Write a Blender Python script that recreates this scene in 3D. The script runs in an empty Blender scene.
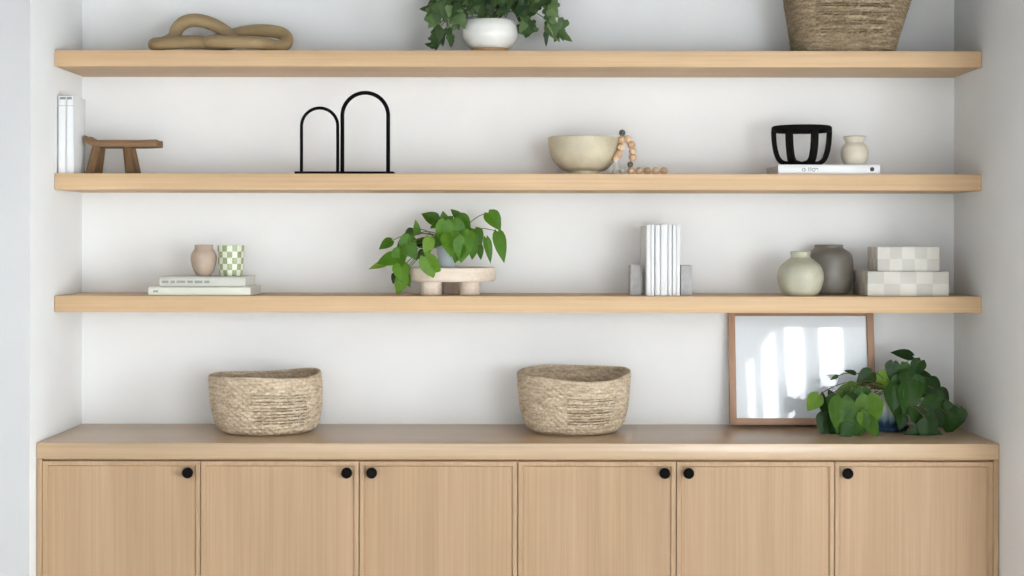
import bpy, bmesh, math, random
from mathutils import Vector, Matrix, noise

S = bpy.context.scene
COL = S.collection
PI = math.pi
rnd = random.Random(7)

# ------------------------------------------------------------------ camera, sky, exposure
CAM_D, CAM_Z, FPX, PX0, PY0 = 4.64, 1.42, 1556.0, 518.0, 240.0
cam = bpy.data.cameras.new('camera')
cam_o = bpy.data.objects.new('camera', cam); COL.objects.link(cam_o)
cam_o.location = (0, -CAM_D, CAM_Z); cam_o.rotation_euler = (PI/2, -.0012, 0)
cam.sensor_width = 36; cam.lens = 36*FPX/1024
cam.shift_x = (512-PX0)/1024; cam.shift_y = (PY0-288)/1024
cam.clip_start = .05; cam.clip_end = 100
S.camera = cam_o
S.view_settings.view_transform = 'Standard'; S.view_settings.look = 'None'
S.view_settings.gamma = 1; S.view_settings.use_curve_mapping = False
S.view_settings.exposure = -0.20

W = bpy.data.worlds.new('sky'); S.world = W; W.use_nodes = True
W.node_tree.nodes['Background'].inputs[0].default_value = (.86, .92, 1, 1)
W.node_tree.nodes['Background'].inputs[1].default_value = 1.5

def daylight(name, loc, rot, sx, sy, power, color=(.90, .958, 1)):
    l = bpy.data.lights.new(name, 'AREA'); l.shape = 'RECTANGLE'; l.size = sx; l.size_y = sy
    l.energy = power; l.color = color
    o = bpy.data.objects.new(name, l); COL.objects.link(o); o.location = loc; o.rotation_euler = rot
    return o
# daylight falling in through the windows of the room, plus an added fill from the left
daylight('daylight_right_window', (4.28, -5.05, .90), (0, PI/2, 0), 1.6, 3.1, 440)
daylight('daylight_gable_window', (2.70, -7.25, .80), (PI/2, 0, 0), 2.4, 1.5, 275)
daylight('daylight_gable_head', (2.70, -7.25, 2.20), (PI/2, 0, 0), 2.4, 1.1, 120)
sun = bpy.data.lights.new('sun', 'SUN'); sun.energy = 9; sun.angle = .02; sun.color = (1, .96, .9)
sun_o = bpy.data.objects.new('sun', sun); COL.objects.link(sun_o)
sun_o.rotation_euler = Vector((-1.0, .35, -.95)).to_track_quat('-Z', 'Y').to_euler()
daylight('added_fill_left', (-3.28, -5.7, 1.15), (0, -PI/2, 0), 1.9, 2.0, 1900)  # fill light added to brighten the opposite alcove side

# ------------------------------------------------------------------ helpers
def X(px, y): return (px-PX0)*(CAM_D+y)/FPX          # picture column -> metres at depth y
def Z(py, y): return CAM_Z-(py-PY0)*(CAM_D+y)/FPX
def PXM(y): return FPX/(CAM_D+y)

class MB:
    """collects faces and builds ONE mesh object"""
    def __init__(s): s.v = []; s.f = []; s.m = []; s.t = []
    def add(s, vs, fs, mi=0, tint=0.5):
        o = len(s.v); s.v += [tuple(v) for v in vs]
        s.f += [tuple(i+o for i in f) for f in fs]
        if isinstance(mi, list): s.m += mi
        else: s.m += [mi]*len(fs)
        s.t += [tint]*len(vs)
        return s
    def box(s, x0, x1, y0, y1, z0, z1, b=0.0, mi=0, seg=2):
        bm = bmesh.new()
        bmesh.ops.create_cube(bm, size=1)
        for v in bm.verts:
            v.co = (x0+(v.co.x+.5)*(x1-x0), y0+(v.co.y+.5)*(y1-y0), z0+(v.co.z+.5)*(z1-z0))
        if b > 0: bmesh.ops.bevel(bm, geom=bm.edges[:], offset=b, segments=seg, profile=.5, affect='EDGES')
        bm.verts.index_update()
        s.add([v.co[:] for v in bm.verts], [[v.index for v in f.verts] for f in bm.faces], mi)
        bm.free(); return s
    def lathe(s, prof, n=48, c=(0, 0), mi=0):
        """prof: list of (r,z) bottom -> round -> ; r=0 closes"""
        vs, fs, idx = [], [], []
        for r, z in prof:
            if r <= 1e-6:
                vs.append((c[0], c[1], z)); idx.append([len(vs)-1])
            else:
                k = len(vs)
                for i in range(n):
                    a = 2*PI*i/n; vs.append((c[0]+r*math.cos(a), c[1]+r*math.sin(a), z))
                idx.append(list(range(k, k+n)))
        for a, b in zip(idx, idx[1:]):
            for i in range(n):
                j = (i+1) % n
                if len(a) == 1 and len(b) == 1: continue
                if len(a) == 1: fs.append((a[0], b[j], b[i]))
                elif len(b) == 1: fs.append((a[i], a[j], b[0]))
                else: fs.append((a[i], a[j], b[j], b[i]))
        return s.add(vs, fs, mi)
    def tube(s, pts, r, n=10, closed=False, mi=0, tint=.5):
        pts = [Vector(p) for p in pts]; N = len(pts)
        rs = r if isinstance(r, (list, tuple)) else [r]*N
        vs, fs = [], []
        t0 = (pts[1]-pts[0]).normalized()
        up = Vector((0, 0, 1)) if abs(t0.z) < .9 else Vector((0, 1, 0))
        u = t0.cross(up).normalized()
        frames = []
        for i in range(N):
            if closed: t = pts[(i+1) % N]-pts[i-1]
            else: t = pts[min(i+1, N-1)]-pts[max(i-1, 0)]
            t.normalize(); u = (u-t*u.dot(t)).normalized(); frames.append((t, u.copy(), t.cross(u)))
        tw = 0
        if closed:
            t, ul, wl = frames[-1]; u0 = frames[0][1]; tq = frames[0][0]
            ul2 = (ul-tq*ul.dot(tq)).normalized()
            tw = math.atan2(tq.dot(ul2.cross(u0)), ul2.dot(u0))
        for i in range(N):
            t, uu, ww = frames[i]; off = tw*i/N
            for k in range(n):
                a = 2*PI*k/n+off
                vs.append(pts[i]+(uu*math.cos(a)+ww*math.sin(a))*rs[i])
        for i in range(N if closed else N-1):
            j = (i+1) % N
            for k in range(n):
                l = (k+1) % n
                fs.append((i*n+k, i*n+l, j*n+l, j*n+k))
        if not closed:
            fs.append(tuple(range(n-1, -1, -1))); fs.append(tuple((N-1)*n+k for k in range(n)))
        return s.add(vs, fs, mi, tint)
    def sphere(s, c, r, n=14, sq=1.0):
        m = n//2+1
        prof = [(r*math.sin(PI*i/m), c[2]-r*sq*math.cos(PI*i/m)) for i in range(m+1)]
        prof[0] = (0, prof[0][1]); prof[-1] = (0, prof[-1][1])
        return s.lathe(prof, n, (c[0], c[1]))
    def build(s, name, mats, parent=None, smooth=40, loc=None):
        me = bpy.data.meshes.new(name); me.from_pydata(s.v, [], s.f)
        if not isinstance(mats, (list, tuple)): mats = [mats]
        for m in mats: me.materials.append(m)
        me.polygons.foreach_set('material_index', s.m)
        at = me.attributes.new('tint', 'FLOAT', 'POINT'); at.data.foreach_set('value', s.t)
        bm = bmesh.new(); bm.from_mesh(me); bmesh.ops.recalc_face_normals(bm, faces=bm.faces[:]); bm.to_mesh(me); bm.free()
        if smooth:
            me.polygons.foreach_set('use_smooth', [True]*len(me.polygons))
            me.set_sharp_from_angle(angle=math.radians(smooth))
        me.update()
        o = bpy.data.objects.new(name, me); COL.objects.link(o)
        if parent: o.parent = parent
        if loc: o.location = loc
        return o

def tag(o, label, cat, group=None):
    o['label'] = label; o['category'] = cat
    if group: o['group'] = group
    return o
def thing(name, label, cat, loc, rz=0, group=None):
    o = bpy.data.objects.new(name, None); COL.objects.link(o); o.empty_display_size = .05
    o.location = loc; o.rotation_euler = (0, 0, rz)
    return tag(o, label, cat, group)
def structure(o): o['kind'] = 'structure'; return o

def crom(pts, per=8, closed=False):
    pts = [Vector(p) for p in pts]; N = len(pts); out = []
    for i in range(N if closed else N-1):
        if closed: a, b, c, d = pts[i-1], pts[i], pts[(i+1) % N], pts[(i+2) % N]
        else: a, b, c, d = pts[max(i-1, 0)], pts[i], pts[i+1], pts[min(i+2, N-1)]
        for k in range(per):
            t = k/per
            out.append(.5*((2*b)+(c-a)*t+(2*a-5*b+4*c-d)*t*t+(3*b-a-3*c+d)*t**3))
    if not closed: out.append(pts[-1])
    return out
def interp(tab, t):
    for (a, p), (b, q) in zip(tab, tab[1:]):
        if t <= b: return p+(q-p)*max(0, (t-a))/(b-a)
    return tab[-1][1]
def spline_prof(pts, per=6):
    return [(max(0, p.x), p.y) for p in crom([(r, z, 0) for r, z in pts], per)]

# ------------------------------------------------------------------ materials
def lin(c):
    return tuple((x/255/12.92 if x/255 <= .04045 else ((x/255+.055)/1.055)**2.4) for x in c)+(1,)
def mat(name, rough=.5):
    m = bpy.data.materials.new(name); m.use_nodes = True
    nt = m.node_tree; b = nt.nodes['Principled BSDF']; b.inputs['Roughness'].default_value = rough
    return m, nt, b
def N(nt, t, **kw):
    n = nt.nodes.new(t)
    for k, v in kw.items(): setattr(n, k, v)
    return n
def bump(nt, b, h, strength, dist):
    n = N(nt, 'ShaderNodeBump'); n.inputs['Strength'].default_value = strength; n.inputs['Distance'].default_value = dist
    nt.links.new(h, n.inputs['Height']); nt.links.new(n.outputs[0], b.inputs['Normal']); return n
def coords(nt, scale, rand=False):
    tc = N(nt, 'ShaderNodeTexCoord'); mp = N(nt, 'ShaderNodeMapping'); mp.inputs['Scale'].default_value = scale
    nt.links.new(tc.outputs['Object'], mp.inputs['Vector'])
    if rand:
        oi = N(nt, 'ShaderNodeObjectInfo'); ml = N(nt, 'ShaderNodeMath', operation='MULTIPLY'); ml.inputs[1].default_value = 37
        nt.links.new(oi.outputs['Random'], ml.inputs[0]); cb = N(nt, 'ShaderNodeCombineXYZ')
        for i in range(3): nt.links.new(ml.outputs[0], cb.inputs[i])
        nt.links.new(cb.outputs[0], mp.inputs['Location'])
    return mp.outputs[0]
def noise_tex(nt, vec, scale, detail=3, dist=0.0):
    n = N(nt, 'ShaderNodeTexNoise'); n.inputs['Scale'].default_value = scale; n.inputs['Detail'].default_value = detail
    n.inputs['Distortion'].default_value = dist; nt.links.new(vec, n.inputs['Vector']); return n.outputs['Fac']
def ramp(nt, fac, stops):
    r = N(nt, 'ShaderNodeValToRGB'); e = r.color_ramp.elements
    while len(e) < len(stops): e.new(.5)
    for el, (p, c) in zip(e, stops): el.position = p; el.color = lin(c)
    nt.links.new(fac, r.inputs[0]); return r.outputs[0]
def mix(nt, a, b, fac, mode='MIX'):
    m = N(nt, 'ShaderNodeMix', data_type='RGBA', blend_type=mode)
    for sock, v in ((m.inputs['Factor'], fac), (m.inputs['A'], a), (m.inputs['B'], b)):
        if isinstance(v, (int, float, tuple)): sock.default_value = v
        else: nt.links.new(v, sock)
    return m.outputs['Result']

def plain(name, c, rough=.5, var=.04, nscale=30, bmp=0.0, spec=.5):
    m, nt, b = mat(name, rough)
    v = coords(nt, (1, 1, 1))
    f = noise_tex(nt, v, nscale, 4)
    lo = tuple(x*(1-var) for x in c); hi = tuple(min(255, x*(1+var)) for x in c)
    nt.links.new(ramp(nt, f, [(.3, lo), (.7, hi)]), b.inputs['Base Color'])
    b.inputs['Specular IOR Level'].default_value = spec
    if bmp: bump(nt, b, f, bmp, .002)
    return m
def oak(name, grain, lo, mid, hi, rough=.5, spec=.3):
    """pale oak; grain is the axis along the fibres"""
    m, nt, b = mat(name, rough)
    sc = {'x': (.6, 9, 9), 'y': (9, .6, 9), 'z': (5, 5, .45)}[grain]
    fi = {'x': (2, 160, 160), 'y': (160, 2, 160), 'z': (160, 160, 2)}[grain]
    a = noise_tex(nt, coords(nt, sc, True), 1.0, 3, 1.2)
    c = noise_tex(nt, coords(nt, fi, True), 1.0, 3, .2)
    base = ramp(nt, a, [(.25, lo), (.5, mid), (.75, hi)])
    fine = ramp(nt, c, [(.35, (243, 241, 238)), (.65, (255, 255, 255))])
    nt.links.new(mix(nt, base, fine, 1.0, 'MULTIPLY'), b.inputs['Base Color'])
    b.inputs['Specular IOR Level'].default_value = spec
    bump(nt, b, c, .08, .001)
    return m
def speckle(name, c, dot, rough=.6, scale=420, amount=.63, var=.06, bmp=.1):
    m, nt, b = mat(name, rough)
    v = coords(nt, (1, 1, 1))
    f = noise_tex(nt, v, scale, 2); g = noise_tex(nt, v, 14, 3)
    lo = tuple(x*(1-var) for x in c); hi = tuple(min(255, x*(1+var)) for x in c)
    base = ramp(nt, g, [(.3, lo), (.7, hi)])
    r = N(nt, 'ShaderNodeValToRGB'); r.color_ramp.elements[0].position = amount; r.color_ramp.elements[1].position = amount+.06
    nt.links.new(f, r.inputs[0])
    nt.links.new(mix(nt, base, lin(dot), r.outputs[0]), b.inputs['Base Color'])
    bump(nt, b, f, bmp, .001)
    return m
def leafmat(name, dark, mid, light, rough=.45):
    m, nt, b = mat(name, rough)
    at = N(nt, 'ShaderNodeAttribute', attribute_name='tint')
    f = noise_tex(nt, coords(nt, (1, 1, 1)), 45, 3)
    ad = N(nt, 'ShaderNodeMath', operation='MULTIPLY_ADD'); ad.inputs[1].default_value = .25
    nt.links.new(f, ad.inputs[0]); nt.links.new(at.outputs['Fac'], ad.inputs[2])
    sb = N(nt, 'ShaderNodeMath', operation='SUBTRACT'); sb.inputs[1].default_value = .125; nt.links.new(ad.outputs[0], sb.inputs[0])
    c = ramp(nt, sb.outputs[0], [(0, dark), (.5, mid), (1, light)])
    nt.links.new(c, b.inputs['Base Color']); b.inputs['Specular IOR Level'].default_value = .32
    tr = N(nt, 'ShaderNodeBsdfTranslucent'); nt.links.new(c, tr.inputs['Color'])
    mx = N(nt, 'ShaderNodeMixShader'); mx.inputs[0].default_value = .22
    nt.links.new(b.outputs[0], mx.inputs[1]); nt.links.new(tr.outputs[0], mx.inputs[2])
    nt.links.new(mx.outputs[0], nt.nodes['Material Output'].inputs['Surface'])
    return m
def straw(name, lo, mid, hi):
    m, nt, b = mat(name, .8)
    f = noise_tex(nt, coords(nt, (30, 30, 140)), 1.0, 3); g = noise_tex(nt, coords(nt, (160, 160, 160)), 1.0, 2)
    mxx = mix(nt, ramp(nt, f, [(.3, lo), (.5, mid), (.72, hi)]), ramp(nt, g, [(.3, (226, 220, 210)), (.6, (255, 255, 255))]), 1.0, 'MULTIPLY')
    nt.links.new(mxx, b.inputs['Base Color']); b.inputs['Specular IOR Level'].default_value = .2
    bump(nt, b, g, .3, .002)
    return m
def checker(name, c1, c2, sx, sy, sz, off, rough=.45):
    m, nt, b = mat(name, rough)
    tc = N(nt, 'ShaderNodeTexCoord'); mp = N(nt, 'ShaderNodeMapping')
    mp.inputs['Scale'].default_value = (1/sx, 1/sy, 1/sz); mp.inputs['Location'].default_value = off
    nt.links.new(tc.outputs['Object'], mp.inputs[0])
    ck = N(nt, 'ShaderNodeTexChecker'); ck.inputs['Scale'].default_value = 1
    nt.links.new(mp.outputs[0], ck.inputs['Vector'])
    f = noise_tex(nt, coords(nt, (1, 1, 1)), 18, 3)
    r = ramp(nt, f, [(.3, (240, 238, 236)), (.7, (255, 255, 255))])
    ck.inputs['Color1'].default_value = lin(c1); ck.inputs['Color2'].default_value = lin(c2)
    nt.links.new(mix(nt, ck.outputs[0], r, 1.0, 'MULTIPLY'), b.inputs['Base Color'])
    return m

M = {}
M['wall'] = plain('white_wall_paint', (241, 241, 240), .75, .006, 6, .02, .2)
M['ceiling'] = plain('grey_ceiling_boards', (150, 150, 150), .9, .006, 6)
M['wall_shade'] = plain('wall_paint_greyed_as_shade', (204, 203, 202), .6, .006, 6)  # wall colour greyed to stand in for weaker light on the pier front
M['room_wall'] = plain('grey_room_wall_paint', (176, 176, 176), .8, .006, 6)
M['floor'] = oak('pale_floor', 'y', (206, 202, 196), (214, 210, 205), (222, 218, 213), .5)
M['shelf'] = oak('oak_shelf', 'x', (205, 172, 133), (213, 180, 141), (220, 188, 149))
M['top'] = oak('oak_worktop', 'x', (188, 158, 124), (196, 166, 131), (203, 173, 139), .28, .8)
M['door'] = oak('oak_door', 'z', (178, 147, 114), (186, 155, 122), (194, 163, 131))
M['carcass'] = oak('oak_carcass', 'z', (176, 140, 106), (184, 149, 114), (192, 158, 123))
M['black'] = plain('black_metal', (12, 11, 10), .7, .1, 60, 0, .08)
M['blackmatte'] = plain('black_stained_wood', (15, 14, 13), .75, .2, 80, .1, .12)
M['white_trim'] = plain('white_window_paint', (235, 235, 235), .4, .005)
M['straw'] = straw('seagrass', (182, 161, 135), (208, 190, 165), (228, 213, 192))
M['straw_dark'] = straw('dark_seagrass', (126, 109, 86), (152, 134, 108), (178, 161, 135))
M['leaf_bright'] = leafmat('pothos_leaf', (34, 66, 12), (80, 126, 26), (146, 180, 58))
M['leaf_deep'] = leafmat('trailing_leaf', (20, 42, 12), (52, 92, 26), (130, 168, 52), .5)
M['leaf_ivy'] = leafmat('ivy_leaf', (34, 54, 30), (92, 120, 68), (180, 200, 140), .5)
M['stem'] = plain('plant_stem', (92, 104, 52), .6)
M['stem_brown'] = plain('vine_stem', (98, 82, 52), .6)
M['soil'] = plain('potting_soil', (52, 40, 30), .95, .3, 200, .5)
M['white_ceramic'] = plain('white_ceramic', (238, 236, 230), .35, .01)
M['raw_clay'] = plain('unglazed_clay', (190, 152, 112), .8, .06, 80)
M['paper'] = plain('page_edges', (216, 213, 206), .85, .03, 200)
M['book_white'] = plain('white_book_cover', (238, 238, 238), .5, .006)
M['book_cream'] = plain('cream_book_cover', (222, 220, 204), .55, .01)
M['book_grey'] = plain('grey_green_book_cover', (202, 200, 188), .55, .01)
M['ink'] = plain('grey_ink', (150, 148, 146), .7)
M['ink_dark'] = plain('dark_ink', (70, 66, 62), .7)
M['knot'] = oak('carved_brown_wood', 'x', (136, 114, 80), (162, 138, 101), (182, 158, 120), .5)
M['old_wood'] = oak('weathered_brown_wood', 'x', (98, 72, 48), (126, 96, 68), (150, 120, 88), .6)
M['old_wood_leg'] = oak('weathered_leg_wood', 'z', (92, 66, 44), (120, 90, 62), (144, 112, 80), .6)
M['bowl'] = speckle('speckled_stoneware', (206, 195, 168), (160, 140, 106), .6)
M['bead'] = plain('pale_wood_bead', (224, 192, 158), .5, .06, 50)
M['bead_tan'] = plain('tan_wood_bead', (204, 168, 134), .5, .06, 50)
M['bead_dark'] = plain('grey_green_bead', (92, 94, 80), .6, .1, 50)
M['cotton'] = plain('cotton_tassel', (226, 222, 212), .95, .05, 300, .4)
M['cream_clay'] = speckle('cream_clay', (226, 216, 196), (206, 186, 152), .7, 200, .66)
M['pink_clay'] = speckle('blush_clay', (188, 167, 149), (168, 142, 122), .7, 160, .66, .08)
M['sage_clay'] = speckle('sage_glaze', (190, 188, 166), (148, 144, 120), .5, 260, .7, .07)
M['grey_clay'] = speckle('charcoal_stoneware', (120, 114, 105), (90, 84, 76), .42, 160, .68, .08)
M['cup_cream'] = plain('cream_glaze', (226, 229, 208), .35, .01)
M['cup_green'] = plain('green_glaze', (150, 160, 118), .35, .08, 60)
M['riser'] = oak('whitewashed_wood', 'x', (226, 208, 188), (236, 221, 204), (242, 230, 216), .6)
M['pot_blue'] = plain('pale_blue_glaze', (204, 214, 220), .25, .03, 20)
M['stone'] = plain('grey_stone', (176, 174, 172), .7, .05, 60, .05)
M['frame'] = oak('walnut_frame', 'z', (158, 122, 98), (174, 138, 113), (188, 153, 128), .5)
M['frame_h'] = oak('walnut_frame_rail', 'x', (158, 122, 98), (174, 138, 113), (188, 153, 128), .5)
M['print'] = plain('pale_print_paper', (238, 240, 241), .9, .015, 5)

def glassmat(name):
    m = bpy.data.materials.new(name); m.use_nodes = True; nt = m.node_tree
    nt.nodes.remove(nt.nodes['Principled BSDF'])
    fr = N(nt, 'ShaderNodeFresnel'); fr.inputs[0].default_value = 1.5
    t = N(nt, 'ShaderNodeBsdfTransparent'); g = N(nt, 'ShaderNodeBsdfGlossy'); g.inputs['Roughness'].default_value = .03
    mx = N(nt, 'ShaderNodeMixShader')
    nt.links.new(fr.outputs[0], mx.inputs[0]); nt.links.new(t.outputs[0], mx.inputs[1]); nt.links.new(g.outputs[0], mx.inputs[2])
    nt.links.new(mx.outputs[0], nt.nodes['Material Output'].inputs['Surface'])
    return m
M['glass'] = glassmat('clear_glass')

def drip_glaze():
    m, nt, b = mat('blue_drip_glaze', .22)
    tc = N(nt, 'ShaderNodeTexCoord'); sp = N(nt, 'ShaderNodeSeparateXYZ'); nt.links.new(tc.outputs['Object'], sp.inputs[0])
    f = noise_tex(nt, coords(nt, (60, 60, 5)), 1.0, 3)
    ma = N(nt, 'ShaderNodeMath', operation='MULTIPLY_ADD'); ma.inputs[1].default_value = .09; nt.links.new(f, ma.inputs[0]); nt.links.new(sp.outputs['Z'], ma.inputs[2])
    mr = N(nt, 'ShaderNodeMapRange'); mr.inputs['From Min'].default_value = .03; mr.inputs['From Max'].default_value = .16
    nt.links.new(ma.outputs[0], mr.inputs[0])
    nt.links.new(ramp(nt, mr.outputs[0], [(.0, (34, 48, 68)), (.28, (48, 72, 98)), (.46, (150, 172, 178)), (.66, (224, 228, 222))]), b.inputs['Base Color'])
    return m
M['drip'] = drip_glaze()

# ------------------------------------------------------------------ the room
RX0, RX1, RY0, RH = -3.2, 4.2, -7.1, 3.5
structure(MB().box(RX0-.15, RX1+.15, RY0-.15, .15, -.12, 0).build('floor', M['floor']))
structure(MB().box(RX0-.15, RX1+.15, RY0-.15, .15, RH, RH+.12).build('ceiling', M['ceiling']))
structure(MB().box(-1.3, 1.3, 0, .15, 0, RH).build('wall_back', M['wall']))
structure(MB().box(RX0, -1.3, -.497, .15, 0, RH, .001).build('wall_alcove_left', M['wall']))
structure(MB().box(RX0, -1.3002, -.500, -.4972, 0, RH, .0005).build('wall_shade_skin', M['wall_shade']))  # thin slab added over the pier front, shade put into its colour
structure(MB().box(1.3, RX1, -.74, .15, 0, RH, .004).build('wall_alcove_right', M['wall']))
structure(MB().box(RX0, RX1, -1.55, -1.40, 2.215, RH, .002).build('added_light_block', M['room_wall']))  # unseen block added to keep high light off the top shelf bay
ly0, ly1, lz0, lz1 = -6.7, -4.7, .2, 2.1
m = MB()
m.box(RX0-.15, RX0, RY0, ly0, 0, RH).box(RX0-.15, RX0, ly1, .15, 0, RH).box(RX0-.15, RX0, ly0, ly1, 0, lz0).box(RX0-.15, RX0, ly0, ly1, lz1, RH)
structure(m.build('wall_left', M['room_wall']))
m = MB()
for y in (ly0, (ly0+ly1)/2, ly1): m.box(RX0-.07, RX0-.02, y-.03, y+.03, lz0, lz1)
for z in (lz0, lz1): m.box(RX0-.07, RX0-.02, ly0, ly1, z-.03, z+.03)
w = structure(m.build('added_fill_window', M['white_trim']))  # unseen window added to house the left fill light
MB().box(RX0-.047, RX0-.043, ly0, ly1, lz0, lz1).build('window_pane', M['glass'], w)

def pane(x0, x1, y0, y1, z0, z1):
    return MB().box(x0, x1, y0, y1, z0, z1)
# right wall with a wide window
wy0, wy1, wz0, wz1 = -6.6, -3.5, .1, 2.15
m = MB()
m.box(RX1, RX1+.15, RY0, wy0, 0, RH).box(RX1, RX1+.15, wy1, .15, 0, RH).box(RX1, RX1+.15, wy0, wy1, 0, wz0).box(RX1, RX1+.15, wy0, wy1, wz1, RH)
structure(m.build('wall_right', M['room_wall']))
m = MB()
for y in (wy0, -5.57, -4.53, wy1):
    m.box(RX1+.02, RX1+.07, y-.03, y+.03, wz0, wz1)
for z in (wz0, wz1): m.box(RX1+.02, RX1+.07, wy0, wy1, z-.03, z+.03)
w = structure(m.build('window_1', M['white_trim']))
pane(RX1+.043, RX1+.047, wy0, wy1, wz0, wz1).build('window_pane', M['glass'], w)

# front wall (behind the camera): a gable window with a sloping head and a plain window
def prism(mb, poly, y0, y1):
    n = len(poly)
    vs = [(x, y0, z) for x, z in poly]+[(x, y1, z) for x, z in poly]
    fs = [tuple(range(n)), tuple(range(2*n-1, n-1, -1))]+[(i, (i+1) % n, n+(i+1) % n, n+i) for i in range(n)]
    return mb.add(vs, fs)
GX0, GXS, GX1, GZ0, GZA, GZB = 1.55, 1.99, 3.85, .1, 2.145, 2.695
m = MB(); f0, f1 = RY0-.15, RY0
prism(m, [(RX0, 0), (GX0, 0), (GX0, RH), (RX0, RH)], f0, f1)
prism(m, [(GX0, 0), (GX1, 0), (GX1, GZ0), (GX0, GZ0)], f0, f1)
prism(m, [(GX0, GZA), (GXS, GZB), (GX1, GZB), (GX1, RH), (GX0, RH)], f0, f1)
prism(m, [(GX1, 0), (RX1, 0), (RX1, RH), (GX1, RH)], f0, f1)
structure(m.build('wall_front', M['room_wall']))
m = MB()
for x0, x1 in ((1.55, 1.741), (1.797, 1.852), (1.97, 2.034), (2.186, 2.29), (2.489, 2.75), (3.24, 3.34), (3.80, 3.85)):
    m.box(x0, x1, RY0-.13, RY0-.03, GZ0, GZB)
m.box(GX0, GX1, RY0-.12, RY0-.04, GZ0, GZ0+.05)
w = structure(m.build('window_2', M['white_trim']))
prism(MB(), [(GX0, GZ0), (GX1, GZ0), (GX1, GZB), (GXS, GZB), (GX0, GZA)], RY0-.082, RY0-.078).build('window_pane', M['glass'], w)
# ------------------------------------------------------------------ shelves
SH = {}
for key, zt, lab in (('high', 1.951, 'oak floating shelf at the top carrying ivy pot and wooden chain'),
                     ('mid', 1.6055, 'oak floating shelf carrying the black wire arches and speckled bowl'),
                     ('low', 1.2625, 'lowest oak floating shelf, just above the framed picture')):
    s = MB().box(-1.2985, 1.2985, -.28, -.0005, -.046, 0, .0015).build('floating_shelf', M['shelf'], loc=(0, 0, zt))
    tag(s, lab, 'shelf', 'oak floating shelves'); SH[key] = zt+.0006

# ------------------------------------------------------------------ cabinet and worktop
CT = .871
t = MB().box(-1.2985, 1.2985, -.443, -.0005, -.043, 0, .0012).build('worktop', M['top'], loc=(0, 0, CT))
tag(t, 'long oak worktop over the row of cabinets', 'worktop')
CT += .0006
DW, DZ0, DZ1, YF = .428, .09, .822, -.440
def door(parent, x0, x1, knobx, z0=DZ0, z1=DZ1):
    """slab with a slim raised lip round a flat panel; local to the unit"""
    g = .0011; x0 += g; x1 -= g; lip = .0115; rec = .006
    cx = (x0+x1)/2; hw = (x1-x0)/2; h = z1-z0
    vs, fs = [], []
    def ring(w, a, b, y):
        k = len(vs); vs.extend([(-w, y, a), (w, y, a), (w, y, b), (-w, y, b)]); return [k, k+1, k+2, k+3]
    yb, yf = 0.0, -.020
    r = [ring(hw, 0, h, yb), ring(hw, 0, h, yf+.001), ring(hw-.001, .001, h-.001, yf), ring(hw-lip, lip, h-lip, yf), ring(hw-lip-.0035, lip+.0035, h-lip-.0035, yf+rec)]
    fs.append(r[0][::-1])
    for a, b in zip(r, r[1:]):
        for i in range(4): fs.append((a[i], a[(i+1) % 4], b[(i+1) % 4], b[i]))
    fs.append(tuple(r[-1]))
    d = MB().add(vs, fs).build('door', M['door'], parent, smooth=0, loc=(cx, YF+.020, z0))
    k = MB().lathe([(0, 0), (.006, 0), (.0055, .010), (.007, .013), (.0135, .016), (.0148, .020), (.0145, .0245), (.0115, .0275), (0, .0285)], 28)
    ko = k.build('knob', M['black'], d)
    ko.location = (knobx-cx, -.020+rec-.0003, .7927-z0); ko.rotation_euler = (PI/2, 0, 0)
    ko['label'] = 'small round black knob'
    return d
def unit(k0, k1, knobs, lab, left_end=False, right_end=False):
    xa, xb = -1.284+DW*k0, -1.284+DW*k1
    cx = (xa+xb)/2
    u = thing('cabinet', lab, 'cabinet', (cx, 0, 0), group='oak base cabinets')
    a = xa-cx+.0006; b = xb-cx-.0006
    yb = YF+.021
    MB().box(a, b, yb, -.002, .09, .8265).build('body', M['carcass'], u)
    MB().box(a, b, -.38, -.36, .0005, .09).build('toe_kick', M['carcass'], u)
    if left_end: MB().box(-1.2982-cx, a-.0004, -.442, -.002, .0005, .8275, .0008).build('end_panel', M['door'], u)
    if right_end: MB().box(b+.0004, 1.2982-cx, -.442, -.002, .0005, .8275, .0008).build('end_panel', M['door'], u)
    for i, kx in enumerate(knobs): door(u, xa+DW*i-cx, xa+DW*(i+1)-cx, kx-cx)
    return u
unit(0, 1, (-.8877,), 'single-door oak cabinet against the bright alcove side, knob on its inner edge', left_end=True)
unit(1, 3, (-.460, -.393), 'two-door oak cabinet directly below the even-rimmed woven basket')
unit(3, 5, (.3957, .460), 'two-door oak cabinet directly below the openwork basket with the dipping rim')
unit(5, 6, (.8877,), 'single-door oak cabinet below the potted plant with blue pot', right_end=True)

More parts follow.
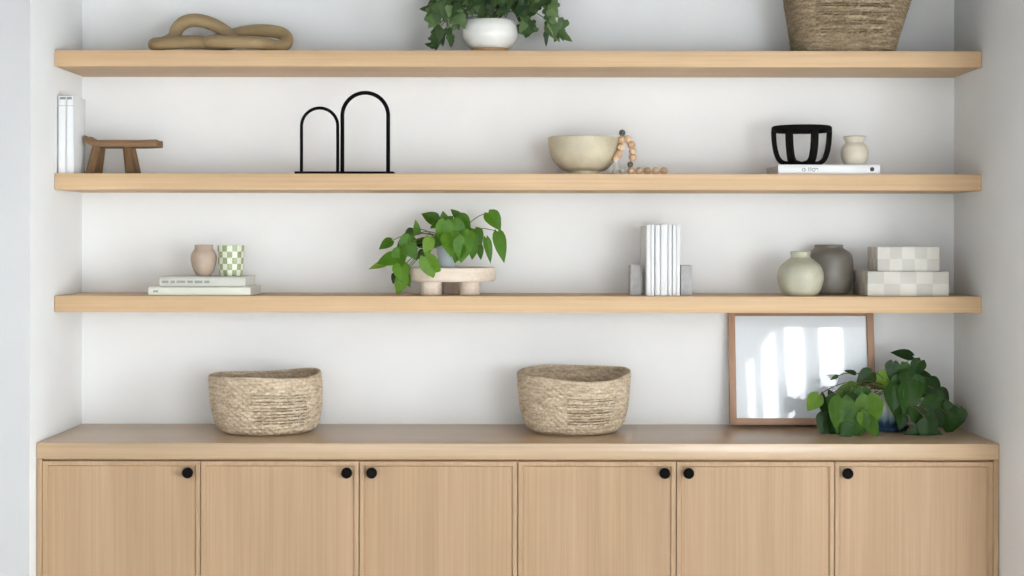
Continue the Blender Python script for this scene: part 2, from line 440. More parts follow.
# ------------------------------------------------------------------ woven baskets
def basket(name, label, loc, prof, H, rows, stitches, wob, shear=0.0, power=2.0, material='straw', hole=None, yscale=1.0, rimr=.005, group=None):
    t = thing(name, label, 'basket', loc, group=group)
    SR, ST = 4, 4
    nz, na = rows*SR, stitches*ST
    vs, fs = [], []
    rg = random.Random(stitches)
    jit = [[rg.uniform(-1, 1) for _ in range(stitches)] for _ in range(rows+1)]
    def pos(th, tt, extra=0.0):
        c, s_ = math.cos(th), math.sin(th)
        se = (abs(c)**power+abs(s_)**power)**(-1/power)
        r = interp(prof, tt)*se+extra
        z = tt*H+wob(th)*tt*tt
        return (r*c+shear*z, r*s_*yscale, z)
    for j in range(nz+1):
        tt = j/nz; row = min(rows-1, j//SR)
        rr = math.sin(PI*((j % SR)/SR)) if j < nz else 0
        for i in range(na):
            th = 2*PI*i/na; st = i//ST
            over = math.cos(2*PI*i/ST/2+PI*row)
            d = .0020*rr+.0030*over*rr+.0006*jit[row][st]
            vs.append(pos(th, tt, d))
    for j in range(nz):
        row = j//SR
        for i in range(na):
            th = 2*PI*i/na; st = i//ST
            if hole and hole(th, row) and (j % SR) in (0, 3) and rg.random() < .8: continue
            fs.append((j*na+i, j*na+(i+1) % na, (j+1)*na+(i+1) % na, (j+1)*na+i))
    # base
    c0 = len(vs); vs.append((0, 0, .001))
    for i in range(na): fs.append((c0, (i+1) % na, i))
    o = MB().add(vs, fs).build('body', M[material], t, smooth=180)
    sd = o.modifiers.new('thickness', 'SOLIDIFY'); sd.thickness = .004; sd.offset = -1
    rim = []
    n = 220
    for i in range(n):
        th = 2*PI*i/n; p = pos(th, 1.0, -.002); k = .0012*math.sin(th*stitches*.9)
        rim.append((p[0], p[1], p[2]+k))
    MB().tube(rim, rimr, 8, True).build('rim', M[material], t, smooth=180)
    # coiled foot
    ft = [pos(2*PI*i/120, .0, -.002) for i in range(120)]
    MB().tube([(p[0], p[1], p[2]+.0042) for p in ft], .0042, 8, True).build('foot_ring', M[material], t, smooth=180)
    return t
G = 'round woven baskets on the worktop'
yb = -.175
basket('woven_basket', 'pale round woven basket on the worktop near the bright alcove side, even low rim', (X(268, yb), yb, CT),
       [(0, .118), (.05, .134), (.18, .146), (.45, .155), (.75, .1575), (1, .157)], .160, 18, 84,
       lambda th: .004*math.sin(th*2+.4)+.006*math.cos(th-PI*.35)-.006*math.sin(th)+.003*math.sin(3*th), shear=-.045, group=G,
       hole=lambda th, row: (row in (4, 6, 8, 10, 12) and -1.7 < ((th+PI) % (2*PI))-PI < -.55))
basket('woven_basket', 'pale round woven basket at middle of worktop, rim dipping in front, loose openwork band', (X(574, yb), yb, CT),
       [(0, .108), (.05, .126), (.18, .142), (.45, .153), (.75, .1575), (1, .160)], .166, 19, 84,
       lambda th: .010*math.sin(th)+.004*math.sin(2*th+1.0)+.003*math.cos(3*th), shear=0.0, group=G,
       hole=lambda th, row: (row in (4, 5, 7, 8, 10, 12) and -1.75 < ((th+PI) % (2*PI))-PI < -.75))
yb = -.145
basket('woven_basket', 'tall brown woven basket on the top shelf with flaring sides', (X(842.5, yb), yb, SH['high']),
       [(0, .134), (.04, .142), (.2, .150), (.6, .172), (1, .190)], .24, 30, 108,
       lambda th: .004*math.sin(2*th), shear=.075, power=2.9, material='straw_dark', yscale=.72,
       hole=lambda th, row: (row in (7, 10, 13, 16) and -2.2 < ((th+PI) % (2*PI))-PI < -1.0))

# ------------------------------------------------------------------ foliage
HEART = [(0, .16), (.08, .36), (.2, .49), (.35, .5), (.55, .41), (.75, .25), (.9, .10), (1, .0)]
LANCE = [(0, .06), (.12, .22), (.3, .36), (.5, .38), (.7, .27), (.88, .12), (1, .0)]
IVY = [(0, .22), (.1, .46), (.25, .52), (.38, .36), (.55, .32), (.75, .2), (.9, .09), (1, .0)]
def leaf(mb, base, d, nrm, L, Wd, shape, fold=.25, droop=.25, tint=.5, zmin=-9, ymax=9):
    d = Vector(d).normalized(); nrm = Vector(nrm); nrm = (nrm-d*nrm.dot(d)).normalized(); sd = d.cross(nrm)
    base = Vector(base); nl = 9; cr = (-1, -.6, -.25, 0, .25, .6, 1)
    vs, fs = [], []
    for i in range(nl+1):
        t = i/nl; w = interp(shape, t)*Wd
        for c in cr:
            lobe = (1-t)**3*abs(c)*.12*L if shape is not LANCE else 0
            p = base+d*(t*L-lobe)+sd*(c*w)+nrm*(abs(c)*w*fold-droop*L*t*t-.10*L*abs(c)**2*.3)
            p.z = max(p.z, zmin+.0015*(1+tint)); p.y = min(p.y, ymax)
            vs.append(p)
    k = len(cr)
    for i in range(nl):
        for j in range(k-1): fs.append((i*k+j, i*k+j+1, (i+1)*k+j+1, (i+1)*k+j))
    mb.add(vs, fs, 0, tint)
def stem(mb, a, b, lift, r=.0013, zmin=-9, ymax=9):
    a, b = Vector(a), Vector(b); c = (a+b)/2+Vector(lift)
    pts = []
    for i in range(9):
        t = i/8; p = a*(1-t)**2+c*2*t*(1-t)+b*t*t
        p.z = max(p.z, zmin+r); p.y = min(p.y, ymax); pts.append(p)
    mb.tube(pts, r, 6)
def leafplant(root, leaves, origin, mouth, mleaf, mstem, shape=HEART, zmin=0.0, ymax=9, seed=1, wratio=.86, lift=.03, scale=1.0, every=1):
    """leaves: (px, py, length px, tip angle deg, depth y, tint[, width ratio]) given by eye, turned into metres at their own depth"""
    rg = random.Random(seed); fol, st = MB(), MB()
    ox, oy, oz = origin
    for L in leaves:
        px, py, ln, ang, y, tint = L[:6]; wr = L[6] if len(L) > 6 else wratio
        s = PXM(y); ln_m = ln/s*scale; a = math.radians(ang)
        d = Vector((math.cos(a), rg.uniform(-.35, .1), math.sin(a))).normalized()
        c = Vector((X(px, y)-ox, y-oy, Z(py, y)-oz)); b = c-d*ln_m*.5
        nr = Vector((rg.uniform(-.4, .4), -1, rg.uniform(.1, .8)))
        leaf(fol, b, d, nr, ln_m, ln_m*wr, shape, rg.uniform(.1, .4), rg.uniform(.0, .22), tint, zmin, ymax)
        if every > 1 and rg.random() > 1/every: continue
        m0 = (mouth[0]+rg.uniform(-.02, .02), mouth[1]+rg.uniform(-.015, .015), mouth[2])
        stem(st, m0, b, (0, -.01, lift+.25*abs(b.x-m0[0])), .0013, zmin, ymax)
    f = fol.build('foliage', mleaf, root, smooth=180); st.build('stems', mstem, root, smooth=180)
    return f

# ------------------------------------------------------------------ top shelf
z = SH['high']
# carved wooden chain links
y = -.190; cx = X(220, y)
t = thing('chain_sculpture', 'brown carved wooden chain of two links on the top shelf', 'decoration', (cx, y, z))
def kp(u, v, yy): return (X(140+u/6.24, y+yy)-cx, yy, max(.0192, Z(5+v/6.24, y+yy)-z))
linkA = [kp(330, 234, -.045), kp(200, 238, -.060), kp(105, 246, -.050), kp(92, 250, -.015), kp(130, 246, .018), kp(205, 210, .034), kp(232, 148, .036), kp(285, 106, .036), kp(360, 98, .036), kp(450, 122, .036), kp(530, 168, .034), kp(575, 215, .020), kp(560, 240, -.012), kp(450, 240, -.036)]
linkB = [kp(445, 232, -.058), kp(560, 232, -.074), kp(690, 236, -.070), kp(775, 244, -.045), kp(850, 262, -.012), kp(903, 248, .004), kp(912, 205, .020), kp(860, 172, .034), kp(755, 162, .046), kp(640, 174, .060), kp(545, 200, .066), kp(470, 226, .046), kp(425, 240, .004), kp(418, 236, -.030)]
MB().tube(crom(linkA, 10, True), .0188, 16, True).build('link', M['knot'], t, smooth=180)
MB().tube(crom(linkB, 10, True), .0186, 16, True).build('link', M['knot'], t, smooth=180)

# ivy in a white bowl
y = -.185; cx = X(490, y)
t = thing('potted_ivy', 'dark trailing ivy in a round white ceramic bowl on the top shelf', 'potted plant', (cx, y, z))
p = spline_prof([(.052, .014), (.060, .019), (.0695, .031), (.0785, .050), (.0775, .075), (.070, .092), (.066, .095)])
MB().lathe([(0, .014)]+p+[(.063, .094), (.066, .080), (.06, .070), (0, .070)], 56).build('pot', M['white_ceramic'], t, smooth=60)
MB().lathe([(0, 0), (.046, 0), (.0505, .002), (.054, .016), (.046, .019), (0, .019)], 48).build('foot', M['raw_clay'], t)
MB().lathe([(0, .071), (.064, .071), (.060, .078), (0, .082)], 32).build('soil', M['soil'], t)
rg = random.Random(5); lv = []
def clump(cx_, cy_, rx, ry, n, ya, ybk, lo, hi, t0, t1, down=-90, spread=70):
    for _ in range(n):
        a = rg.uniform(0, 2*PI); q = math.sqrt(rg.random())
        lv.append((cx_+rx*q*math.cos(a), cy_+ry*q*math.sin(a), rg.uniform(lo, hi), down+rg.uniform(-spread, spread), rg.uniform(ya, ybk), rg.uniform(t0, t1)))
clump(490, -12, 50, 20, 90, -.24, -.06, 11, 16, .0, .5)
clump(490, 8, 38, 8, 26, -.245, -.22, 10, 14, .0, .45)
clump(446, 2, 14, 18, 34, -.22, -.08, 11, 17, .1, .6)
clump(457, 17, 12, 9, 18, -.23, -.15, 11, 16, .35, .85)
clump(436, 20, 6, 10, 10, -.22, -.12, 10, 14, .2, .6)
clump(437, 38, 5, 9, 12, -.22, -.13, 10, 14, .15, .45)
clump(450, 38, 2, 8, 5, -.20, -.15, 8, 12, .05, .3, -90, 20)
clump(431, 46, 4, 1.5, 4, -.22, -.16, 8, 10, .1, .3, 180, 20)
clump(526, 2, 12, 16, 34, -.22, -.08, 11, 16, .1, .5)
clump(526, 26, 6, 8, 14, -.22, -.14, 10, 14, .1, .5)
clump(545, -4, 6, 10, 14, -.2, -.1, 10, 14, .0, .3)
clump(551, 14, 5, 9, 11, -.2, -.12, 10, 15, .3, .7)
clump(558, 30, 7, 8, 12, -.2, -.12, 11, 16, .3, .7, -70, 50)
lv += [(567, 38, 12, -30, -.17, .5), (546, 40, 14, -88, -.17, .1, .45), (424, 9, 10, 175, -.15, .2)]
f = leafplant(t, lv, (cx, y, z), (0, 0, .085), M['leaf_ivy'], M['stem'], IVY, 0.0, -y-.006, 3, .80, .05, 1.0, 5)

# ------------------------------------------------------------------ second shelf
z = SH['mid']
def upright_book(x0, x1, yf, D, H, cover, label, loc_z, group, band=None):
    w = x1-x0; t = thing('book', label, 'book', ((x0+x1)/2, yf, loc_z), group=group)
    c = min(.0022, w*.16); h = w/2
    m = MB().box(-h, -h+c, 0, D, 0, H, .0004).box(h-c, h, 0, D, 0, H, .0004).box(-h, h, 0, .003, 0, H, .001)
    m.build('cover', M[cover], t, smooth=30)
    MB().box(-h+c, h-c, .003, D-.004, .003, H-.003).build('pages', M['paper'], t)
    if band:
        for (xa, xb, za, zb, mm) in band: MB().box(xa*h, xb*h, -.0005, .0004, za*H, zb*H).build('lettering', M[mm], t)
    return t
yf = -.255
upright_book(-1.2965, X(66, yf), yf, .115, .2185, 'book_white', 'white hardback pressed against the bright alcove side, beside the stool', z, 'white books beside the stool',
             [(-.55, .9, .955, .985, 'ink'), (-.9, .9, .872, .876, 'ink')])
upright_book(X(66.1, yf), X(74, yf), yf, .115, .2185, 'book_white', 'white hardback standing nearest the small wooden stool', z, 'white books beside the stool',
             [(-.9, .4, .955, .985, 'ink'), (-.9, .9, .872, .876, 'ink')])

# small stool
y = -.145; s = PXM(y); x0, x1 = X(88, y), X(159.5, y); cx = (x0+x1)/2
t = thing('stool', 'miniature weathered brown wooden stool on the shelf beside two white books', 'stool', (cx, y, z))
vs, fs = [], []
nx, hw = 16, (x1-x0)/2
H0 = .079
secs = []
for i in range(nx+1):
    u = -1+2*i/nx; x = u*hw
    up = .014*max(0, (-u-.70)/.30)**1.2
    dep = .046*(1-.10*u*u)
    th = .020
    k = len(vs)
    for yy, zz in ((-dep, H0), (-dep-.002, H0+th*.5), (-dep+.003, H0+th), (0, H0+th-.002), (dep-.003, H0+th), (dep+.002, H0+th*.5), (dep, H0), (0, H0-.001)):
        vs.append((x, yy, zz+up+(.004 if u > .55 else 0)*(u-.55)))
    secs.append(k)
for a, b in zip(secs, secs[1:]):
    for j in range(8): fs.append((a+j, a+(j+1) % 8, b+(j+1) % 8, b+j))
fs.append(tuple(range(secs[0]+7, secs[0]-1, -1))); fs.append(tuple(range(secs[-1], secs[-1]+8)))
MB().add(vs, fs).build('seat', M['old_wood'], t, smooth=35)
for sx, px in ((-1, 97), (1, 131)):
    for sy in (-1, 1):
        tx = X(px+(2 if sx < 0 else -2), y)-cx; bx = X(px-(3.5 if sx < 0 else -2.5), y)-cx
        m = MB(); vs = []
        for zz, xx, yy, r in ((0, bx, sy*.042, .0125), (H0+.004, tx, sy*.026, .0115)):
            for a in range(8):
                an = PI/8+a*PI/4; vs.append((xx+r*1.05*math.cos(an), yy+r*math.sin(an), zz))
        m.add(vs, [tuple(range(7, -1, -1)), tuple(range(8, 16))]+[(a, (a+1) % 8, 8+(a+1) % 8, 8+a) for a in range(8)])
        m.build('leg', M['old_wood_leg'], t, smooth=0)

# black wire arches
def arch(label, pxl, pxr, pytop, r, bpl, bpr, y):
    xl, xr = X(pxl, y)+r, X(pxr, y)-r; cx = (xl+xr)/2; w = (xr-xl)/2; top = Z(pytop, y)-z-r
    t = thing('arch_bookend', label, 'bookend', (cx, y, z), group='black wire arches')
    pts = [(-w, 0, .003)]+[(-w, 0, .003+(top-w-.003)*i/6) for i in range(1, 6)]
    pts += [(-w*math.cos(PI*i/28), 0, top-w+w*math.sin(PI*i/28)) for i in range(29)]
    pts += [(w, 0, .003+(top-w-.003)*(6-i)/6) for i in range(1, 7)]
    MB().tube(pts, r, 12).build('arch', M['black'], t, smooth=60)
    MB().box(X(bpl, y)-cx, X(bpr, y)-cx, -.035, .035, 0, .0062, .0008).build('base', M['black'], t)
arch('shorter black wire arch, standing against the taller one', 299.8, 339.2, 106.7, .0045, 296, 339.4, -.235)
arch('taller black wire arch, standing against the shorter one', 340.2, 390, 91, .0056, 339.8, 394, -.235)

# speckled bowl
y = -.14; cx = X(584, y)
t = thing('bowl', 'beige speckled stoneware bowl with a bead garland over its rim', 'bowl', (cx, y, z))
op = spline_prof([(.050, .013), (.070, .022), (.092, .048), (.102, .080), (.105, .108)])
ip = [(r-.006, zz+.002) for r, zz in op][::-1]
MB().lathe([(0, .012)]+op+[(.1035, .1105), (.1005, .1105)]+[(r, max(.019, zz)) for r, zz in ip[1:]]+[(0, .019)], 64).build('body', M['bowl'], t, smooth=50)
MB().lathe([(0, 0), (.044, 0), (.0445, .013), (0, .014)], 48).build('foot', M['bowl'], t)

# bead garland
def gp(u, v, yy): return Vector((X(600+u/9.6, yy), yy, Z(120+v/9.6, yy)))
gy = -.165
root = thing('bead_garland', 'wooden bead garland with cotton tassel draped over the speckled bowl', 'garland', (X(625, gy), gy, z))
ro = Vector(root.location); R_ = .0115
def bead(pos, r, mm, nm='bead'):
    o = MB().sphere((0, 0, 0), r, 16).build(nm, M[mm], root, smooth=180); o.location = Vector(pos)-ro; return o
strand = [(gp(212, 122, -.150), .0095, 'bead_dark'), (gp(206, 188, -.176), R_, 'bead_tan'), (gp(203, 262, -.190), R_, 'bead'), (gp(176, 330, -.194), R_, 'bead_tan'), (gp(150, 372, -.200), .0085, 'bead')]
strand2 = [(gp(262, 182, -.160), R_, 'bead'), (gp(300, 235, -.163), R_, 'bead_tan'), (gp(312, 300, -.166), R_, 'bead'), (gp(312, 360, -.168), R_, 'bead_tan'), (gp(290, 425, -.170), .0085, 'bead_dark')]
for p_, r, mm in strand+strand2: bead(p_, r, mm)
floor_beads = []
for i, u in enumerate((212, 300, 378, 456, 534, 612)):
    yy = -.172-.004*i; pz = Vector((X(600+u/9.6, yy), yy, z+R_+.0002)); floor_beads.append(pz)
    bead(pz, R_ if i else .009, ('cotton', 'bead', 'bead', 'bead_tan', 'bead', 'bead_tan')[i])
c1 = [p for p, _, _ in strand[::-1]]+[p for p, _, _ in strand2]+floor_beads[1:]
m = MB().tube([p-ro for p in c1], .0014, 6); m.build('cord', M['cotton'], root, smooth=180)
m = MB(); top_ = gp(152, 405, -.204)-ro; rg = random.Random(3)
for i in range(46):
    a = rg.uniform(0, 2*PI); rr = rg.uniform(0, .020)
    e = Vector((top_.x-.012+rr*1.1*math.cos(a), top_.y+rr*.8*math.sin(a), .0016+rg.uniform(0, .004)))
    mid = top_*.5+e*.5+Vector((0, 0, -.002)); q = top_+Vector((.003*math.cos(a), .003*math.sin(a), 0))
    m.tube([q, mid+Vector((.004*math.cos(a), .004*math.sin(a), 0)), e], .0010, 5)
m.sphere((top_.x, top_.y, top_.z+.003), .0055, 12)
m.build('tassel', M['cotton'], root, smooth=180)['label'] = 'off-white cotton tassel'

# lying book with text, black bowl, small cream vase
def flat_book(label, x0, x1, yf, D, z0, T, cover, marks, group=None, rz=0):
    w = x1-x0; t = thing('book', label, 'book', ((x0+x1)/2, yf, z0), rz, group)
    h = w/2; c = .0025
    MB().box(-h, h, 0, D, 0, c, .0005).box(-h, h, 0, D, T-c, T, .0005).box(-h, h, 0, .004, 0, T, .0012).build('cover', M[cover], t, smooth=30)
    MB().box(-h+.003, h-.003, .004, D-.004, c, T-c).build('pages', M['paper'], t)
    if marks: marks(t, h, T)
    return t
yf = -.262
def marks_w(t, h, T):
    s_ = PXM(yf); o = X(829, yf)
    m = MB()
    def ringc(px, r, th, a0=0, a1=2*PI):
        pts = [(X(px, yf)-o+r*math.cos(a0+(a1-a0)*i/14), -.0004, T*.47+r*math.sin(a0+(a1-a0)*i/14)) for i in range(15)]
        m.tube(pts, th, 5)
    ringc(803.6, .0042, .0011); m.box(X(804.8, yf)-o, X(805.3, yf)-o, -.0007, .0002, T*.32, T*.62)
    for px in (808.4, 810.4): m.box(X(px, yf)-o, X(px+.6, yf)-o, -.0007, .0002, T*.32, T*.72)
    ringc(813.6, .0040, .0011, .3, 2*PI-.4); ringc(816.6, .0036, .0011, 0, PI)
    m.build('lettering', M['ink'], t)
    k = MB().lathe([(0, 0), (.0062, 0), (.0062, .0006), (0, .0006)], 20).build('emblem', M['ink_dark'], t)
    k.location = (X(872, yf)-o, -.0001, T*.52); k.rotation_euler = (PI/2, 0, 0)
BT = Z(164.2, yf)-z
flat_book('thick white book lying under the black openwork bowl', X(778, yf), X(880, yf), yf, .215, z, BT, 'book_white', marks_w)
zb = z+BT+.0005; y = -.155
cx = X(801.5, y)
t = thing('openwork_bowl', 'black openwork bowl with ribs standing on the white book', 'bowl', (cx, y, zb))
RT, HH = .0850, Z(126, y)-zb
MB().lathe([(RT-.010, HH-.016), (RT-.003, HH-.017), (RT+.001, HH-.013), (RT+.001, HH-.004), (RT-.003, HH), (RT-.009, HH-.001), (RT-.011, HH-.008), (RT-.010, HH-.016)], 56).build('rim', M['blackmatte'], t, smooth=50)
for deg in (2, 106, 178, 234, 287):
    a = math.radians(deg); vs, fs = [], []
    pr = crom([(RT-.0045, 0, HH-.012), (RT-.006, 0, HH*.62), (RT-.011, 0, HH*.36), (RT-.020, 0, HH*.17), (RT-.034, 0, .009), (RT-.056, 0, .0075)], 6)
    for i, q in enumerate(pr):
        nx = pr[min(i+1, len(pr)-1)]-pr[max(i-1, 0)]; nx.normalize(); out = Vector((-nx.z, 0, nx.x))
        wd = .0095; th = .0060
        ww = min(wd, (q.x*.9)) ;
        for sx, sy in ((-1, -1), (-1, 1), (1, 1), (1, -1)):
            v = q+out*th*sy; v.y = ww*sx; v.z = max(v.z, .0012); vs.append(Matrix.Rotation(a, 3, 'Z') @ v)
    for i in range(len(pr)-1):
        for j in range(4): fs.append((i*4+j, i*4+(j+1) % 4, i*4+4+(j+1) % 4, i*4+4+j))
    fs += [(3, 2, 1, 0), tuple(len(vs)-4+j for j in range(4))]
    MB().add(vs, fs).build('rib', M['blackmatte'], t, smooth=40)
MB().lathe([(0, 0), (.050, 0), (.054, .003), (.050, .0085), (.036, .0115), (0, .0115)], 48).build('base', M['blackmatte'], t, smooth=40)

def pot_vase(name, label, cat, px, y, zz, prof, mm, n=56, group=None):
    o = MB().lathe(prof, n).build(name, M[mm], smooth=60, loc=(X(px, y), y, zz)); return tag(o, label, cat, group)
def hollow(pts, wall=.004, per=6):
    o = spline_prof(pts, per); top = o[-1]
    inn = [(max(.004, r-wall), zz) for r, zz in o if zz > pts[0][1]+wall][::-1]
    return [(0, 0), (pts[0][0]*.9, 0)]+o+[(top[0]-wall*.5, top[1]+wall*.3)]+inn+[(0, inn[-1][1])]
pot_vase('small_vase', 'small cream clay vase on the white book beside the black bowl', 'vase', 854.5, -.155, zb,
         hollow([(.024, .001), (.033, .012), (.0395, .034), (.036, .055), (.0265, .066), (.0265, .072), (.0325, .083), (.031, .0855)]), 'cream_clay')

# ------------------------------------------------------------------ third shelf
z = SH['low']
yf = -.265
def band_mark(xa, xb, za, zb_, mm, nm='lettering'):
    def f(t, h, T): MB().box(xa*h, xb*h, -.0005, .0004, za*T, zb_*T).build(nm, M[mm], t)
    return f
T1 = Z(287.2, yf)-z
def mk1(t, h, T):
    MB().box(-.90*h, -.80*h, -.0005, .0004, .35*T, .6*T).build('lettering', M['ink'], t)
def mk2(t, h, T):
    m = MB(); xs = -.95
    for w_ in (.16, .10, .20, .13, .18, .12):
        m.box(xs*h, (xs+w_)*h, -.0005, .0004, .36*T, .60*T); xs += w_+.045
    m.build('lettering', M['ink'], t)
flat_book('cream book lying on the shelf under a thinner grey book', X(148, yf), X(250.5, yf), yf, .20, z, T1, 'book_cream', mk1, 'stacked books on the lowest shelf')
z2 = z+T1+.0004; yf2 = -.262; T2 = Z(277, yf2)-z2
flat_book('greyish book lying on the cream one under the vase and checked cup', X(159.5, yf2), X(245.5, yf2), yf2, .18, z2, T2, 'book_grey', mk2, 'stacked books on the lowest shelf')
z3 = z2+T2+.0004
pot_vase('round_vase', 'small blush clay vase touching the green checked cup', 'vase', 203.8, -.178, z3,
         hollow([(.020, .001), (.029, .016), (.0365, .042), (.0350, .062), (.0270, .076), (.0255, .084), (.027, .088)]), 'pink_clay')
# checked cup
y = -.178; cx = X(231.2, y); r0, r1, H = .0355, .0385, .087
nchk, rowsn, sub = 16, 5, 3
vs, fs, mi = [], [], []
n = nchk*sub
for j in range(rowsn+1):
    t_ = j/rowsn; r = r0+(r1-r0)*t_-.003*(1-t_)**6
    for i in range(n): vs.append((r*math.cos(2*PI*i/n), r*math.sin(2*PI*i/n), H*t_))
for j in range(rowsn):
    for i in range(n):
        fs.append((j*n+i, j*n+(i+1) % n, (j+1)*n+(i+1) % n, (j+1)*n+i)); mi.append(((i+1)//sub+j) % 2)
m = MB().add(vs, fs, mi)
m.lathe([(r1, H), (r1-.0015, H+.001), (r1-.003, H), (r0-.003, .006), (0, .006)], n)
m.lathe([(0, 0), (r0-.003, 0)], n)
o = m.build('cup', [M['cup_cream'], M['cup_green']], smooth=50, loc=(cx, y, z3)); tag(o, 'green and cream checked cup beside the blush vase', 'cup')

# round riser
y = -.14; cx = X(451.5, y); s = PXM(y)
t = thing('riser', 'round whitewashed wooden riser with chunky legs, carrying the pothos', 'stand', (cx, y, z))
rz1, rz0 = Z(267.2, y)-z, Z(281, y)-z
MB().lathe([(0, rz0), (.122, rz0), (.1255, rz0+.003), (.1275, rz0+.006), (.128, rz1-.004), (.1265, rz1-.001), (.124, rz1), (0, rz1)], 72).build('top', M['riser'], t, smooth=40)
for lx, ly in ((-.056, -.045), (.054, -.045), (0, .062)):
    o = MB().lathe([(0, 0), (.029, 0), (.0305, .002), (.0305, rz0-.001), (.029, rz0), (0, rz0)], 36).build('leg', M['riser'], t, smooth=40)
    o.location = (lx, ly, 0)
# pothos in a pale blue pot
zr = z+rz1+.0005; px_ = 447.5; cx2 = X(px_, y)
t = thing('potted_pothos', 'bright green pothos in a small pale blue pot on the whitewashed riser', 'potted plant', (cx2, y, zr))
MB().lathe([(0, 0), (.023, 0), (.0255, .004), (.034, .070), (.0345, .078), (.032, .0785), (.030, .066), (0, .066)], 48).build('pot', M['pot_blue'], t, smooth=50)
MB().lathe([(0, .0665), (.0305, .0665), (.02, .070), (0, .072)], 24).build('soil', M['soil'], t)
def zl(lst, k, ox, oy): return [(ox+a[0]/k, oy+a[1]/k, a[2]/k)+tuple(a[3:]) for a in lst]
pl = [(145, 258, 84, -150, -.20, .35), (152, 345, 112, -165, -.225, .45), (98, 380, 100, -170, -.20, .75, .5),
      (280, 195, 66, -140, -.15, .1), (326, 155, 78, 95, -.15, .55, .55), (265, 268, 118, -110, -.21, .4), (300, 300, 100, -60, -.23, .35),
      (228, 345, 120, -95, -.225, .5), (240, 425, 120, -80, -.23, .55), (232, 492, 120, -108, -.225, .6, .7), (200, 455, 60, -110, -.18, .05), (270, 460, 90, -70, -.20, .5, .6),
      (335, 250, 84, 170, -.17, .1), (350, 318, 62, -130, -.17, .05), (390, 275, 112, -100, -.245, .7, .6), (420, 400, 160, -58, -.268, .6, .66),
      (400, 98, 96, 150, -.15, .2), (440, 140, 80, -160, -.17, .35), (485, 108, 86, 100, -.16, .35), (553, 82, 84, 135, -.16, .3, .6), (600, 145, 116, -60, -.18, .35),
      (480, 190, 130, -100, -.22, .5), (515, 265, 128, -80, -.235, .55), (560, 190, 130, -70, -.21, .4), (590, 290, 140, -95, -.235, .5), (560, 310, 110, -110, -.23, .45),
      (636, 258, 124, -80, -.21, .4), (620, 190, 100, -40, -.18, .25), (680, 212, 96, -65, -.18, .3), (692, 304, 84, -88, -.19, .25, .5), (650, 300, 90, -95, -.2, .45, .6),
      (742, 292, 140, -78, -.17, .45, .36), (776, 122, 118, -52, -.17, .45, .80), (812, 272, 176, -78, -.17, .45, .42), (505, 150, 100, -130, -.19, .3), (455, 235, 90, -120, -.2, .5),
      (540, 240, 100, -100, -.23, .6), (250, 240, 90, -150, -.19, .25), (610, 235, 110, -110, -.225, .55), (530, 170, 100, -80, -.215, .5)]
leafplant(t, zl(pl, 5.76, 360, 200), (cx2, y, zr), (0, 0, .068), M['leaf_bright'], M['stem'], HEART, z-zr+.001, -y-.006, 11, .80, .012, 1.06)

# standing white books and stone bookends
yf = -.245
edges = [(646.6, 650.9), (651.3, 654.4), (655.1, 660.4), (660.7, 667.8), (668.2, 671.9), (672.6, 676.2), (676.5, 680)]
labs = ['outermost on the side toward the riser plant', 'second from the riser plant side', 'third from the riser plant side', 'thickest of the row, in its middle', 'fifth from the riser plant side',
        'second from the clear stone bookend', 'touching the stone bookend that stands clear of shadow']
for (a, b), lb in zip(edges, labs):
    upright_book(X(a, yf), X(b, yf), yf, .20, Z(224.5, yf)-z-rnd.uniform(0, .002), 'book_white', 'slim white book in the standing row, '+lb, z, 'white books standing in a row')
for pa, pb, yy, dd, lb in ((681, 692, -.235, .09, 'grey stone bookend standing clear, on the vase side of the white books'), (630.5, 641.5, -.20, .09, 'grey stone bookend in shadow, on the plant side of the white books')):
    b = MB().box(-.0155, .0155, 0, dd, 0, .086, .0012).build('bookend', M['stone'], loc=((X(pa, yy)+X(pb, yy))/2, yy, z))
    tag(b, lb, 'bookend', 'grey stone bookends')

# vases
pot_vase('round_vase', 'round sage vase with short neck in front of the charcoal jar', 'vase', 800.6, -.200, z,
         hollow([(.044, .001), (.057, .016), (.0655, .050), (.0590, .081), (.038, .101), (.0285, .108), (.0285, .117), (.0300, .1245)]), 'sage_clay')
pot_vase('jar', 'dark grey stoneware jar beside the checked boxes', 'vase', 828.8, -.0745, z,
         hollow([(.055, .001), (.062, .010), (.0690, .050), (.0700, .090), (.0640, .117), (.0450, .132), (.0410, .137), (.0425, .143)]), 'grey_clay')
# checked boxes
def chk_box(label, px0, px1, py0, yf, D, zz, flip):
    x0, x1 = X(px0, yf), X(px1, yf); w = x1-x0; h = Z(py0, yf)-zz
    mname = 'bone_check_'+('a' if flip else 'b')
    mm = checker(mname, (220, 216, 205), (203, 199, 190), w/5*1.002, D/5*1.002, h/2*1.002, (2.5+.0005, 2.0005 if flip else 3.0005, .0005))
    o = MB().box(-w/2, w/2, 0, D, 0, h, .0015).build('storage_box', mm, smooth=30, loc=((x0+x1)/2, yf, zz))
    tag(o, label, 'box', 'checked boxes'); return h
hb = chk_box('larger checked bone box lying at the bottom of the pair', 867.8, 949, 271, -.245, .19, z, False)
chk_box('smaller checked bone box stacked on the larger one', 877.5, 939.5, 246.3, -.235, .125, z+hb+.0005, True)

# ------------------------------------------------------------------ worktop: framed picture, trailing plant
z = CT
fw, fh, th = .430, .3442, math.radians(7.6)
yb_, bx = -.050, (X(731, -.07)+X(876.3, -.07))/2
t = thing('framed_picture', 'walnut framed pale print leaning on the wall, window reflections in its glass', 'picture', (bx, yb_, z+.0005))
t.rotation_euler = (-th, 0, 0)
b, d0, d1 = .0195, -.022, 0.0
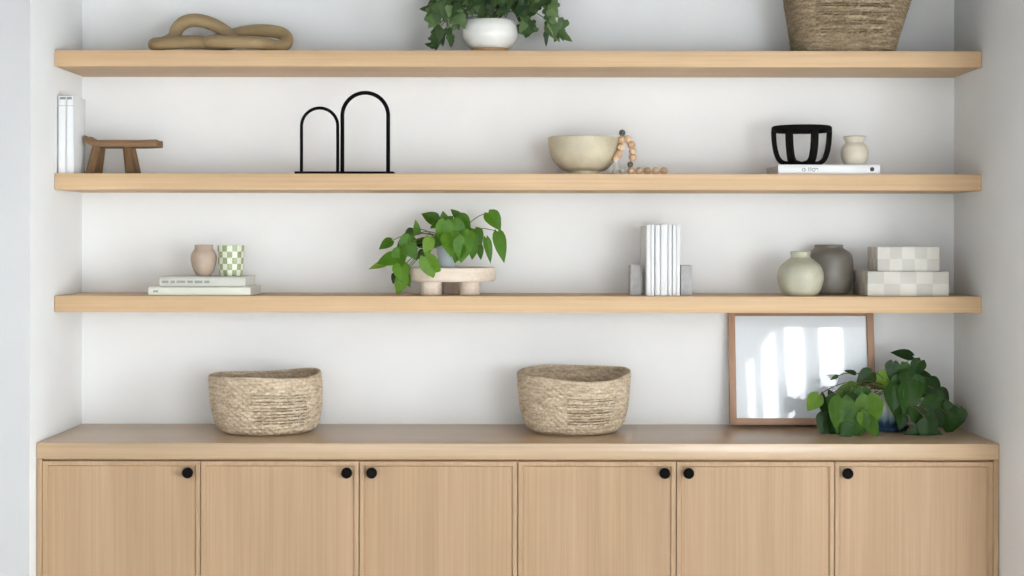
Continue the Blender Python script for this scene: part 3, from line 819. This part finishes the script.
# frame bars: local y negative faces the room; z=0 is the back lower edge lifted so the front edge clears the worktop
lift = .022*math.tan(th)*0+.0032
for xa in (-fw/2, fw/2-b): MB().box(xa, xa+b, d0, d1, lift, fh, .001).build('frame_stile', M['frame'], t)
for za in (lift, fh-b): MB().box(-fw/2+b, fw/2-b, d0, d1, za, za+b, .001).build('frame_rail', M['frame_h'], t)
MB().box(-fw/2+b-.004, fw/2-b+.004, -.010, -.002, lift+b-.004, fh-b+.004).build('print', M['print'], t)
MB().box(-fw/2+b-.002, fw/2-b+.002, -.0135, -.0115, lift+b-.002, fh-b+.002).build('glass', M['glass'], t)

y = -.135; cx = X(888, y)
t = thing('potted_plant', 'trailing pothos in a blue drip-glazed pot at the end of the worktop', 'potted plant', (cx, y, z))
MB().lathe([(0, .010), (.045, .010), (.050, .016), (.0575, .105), (.0585, .118), (.0560, .120), (.053, .106), (0, .106)], 56).build('pot', M['drip'], t, smooth=50)
MB().lathe([(0, 0), (.052, 0), (.060, .010), (.061, .014), (.058, .0145), (.050, .008), (0, .008)], 48).build('saucer', M['drip'], t, smooth=50)
MB().lathe([(0, .1065), (.0535, .1065), (.03, .111), (0, .112)], 24).build('soil', M['soil'], t)
ql = [(560, 74, 126, 168, -.16, .05, .5), (505, 168, 96, -100, -.17, .15), (578, 178, 98, -60, -.17, .4), (640, 155, 98, -120, -.17, .2), (445, 214, 132, 175, -.17, .85), (352, 215, 112, -140, -.19, .15),
      (275, 172, 62, 160, -.18, .1, .5), (188, 205, 44, -150, -.18, .5, .5), (700, 212, 100, -20, -.16, .15), (72, 345, 104, -125, -.25, .85), (125, 310, 60, 95, -.24, .1, .6), (168, 290, 44, 120, -.22, .2),
      (232, 305, 124, -160, -.25, .65), (290, 310, 104, -60, -.25, .4), (148, 372, 112, -90, -.25, .2), (142, 468, 132, -100, -.26, .15), (190, 490, 110, -70, -.26, .2), (226, 420, 190, -95, -.30, .6), (310, 480, 150, -100, -.31, .55),
      (388, 395, 176, -80, -.30, .7), (400, 480, 122, -60, -.31, .6), (300, 390, 150, -110, -.28, .4), (345, 320, 110, -90, -.26, .55), (515, 325, 136, -90, -.235, .3), (592, 330, 164, -100, -.23, .35), (600, 232, 116, -80, -.20, .3), (650, 262, 124, -60, -.20, .25),
      (540, 250, 100, -100, -.19, .4), (720, 282, 134, -40, -.19, .25), (700, 362, 124, -150, -.22, .35), (740, 322, 96, -120, -.2, .2), (790, 312, 96, -50, -.18, .08), (802, 400, 112, -80, -.2, .25), (822, 470, 122, -80, -.22, .3),
      (862, 432, 116, -100, -.2, .35), (852, 398, 84, -30, -.19, .2), (690, 470, 124, -130, -.25, .2), (640, 512, 132, -170, -.27, .25), (730, 512, 114, -10, -.27, .3), (680, 420, 104, -100, -.23, .15), (545, 395, 120, -85, -.225, .3), (700, 500, 120, -90, -.28, .2), (620, 290, 120, -120, -.22, .4), (190, 350, 90, -60, -.285, .25), (255, 505, 96, -125, -.315, .3), (350, 440, 90, -70, -.315, .75), (270, 265, 80, -150, -.24, .6), (640, 420, 100, -70, -.245, .25), (760, 440, 96, -60, -.235, .15), (560, 450, 84, -100, -.235, .2), (745, 245, 90, -50, -.17, .2)]
ql = [q[:5]+(max(.05, q[5]*.88+.03),)+tuple(q[6:]) for q in ql]
leafplant(t, zl(ql, 5.49, 800, 340), (cx, y, z), (0, 0, .108), M['leaf_deep'], M['stem_brown'], HEART, 0.001, -y-.006, 21, .84, .015, 1.06)
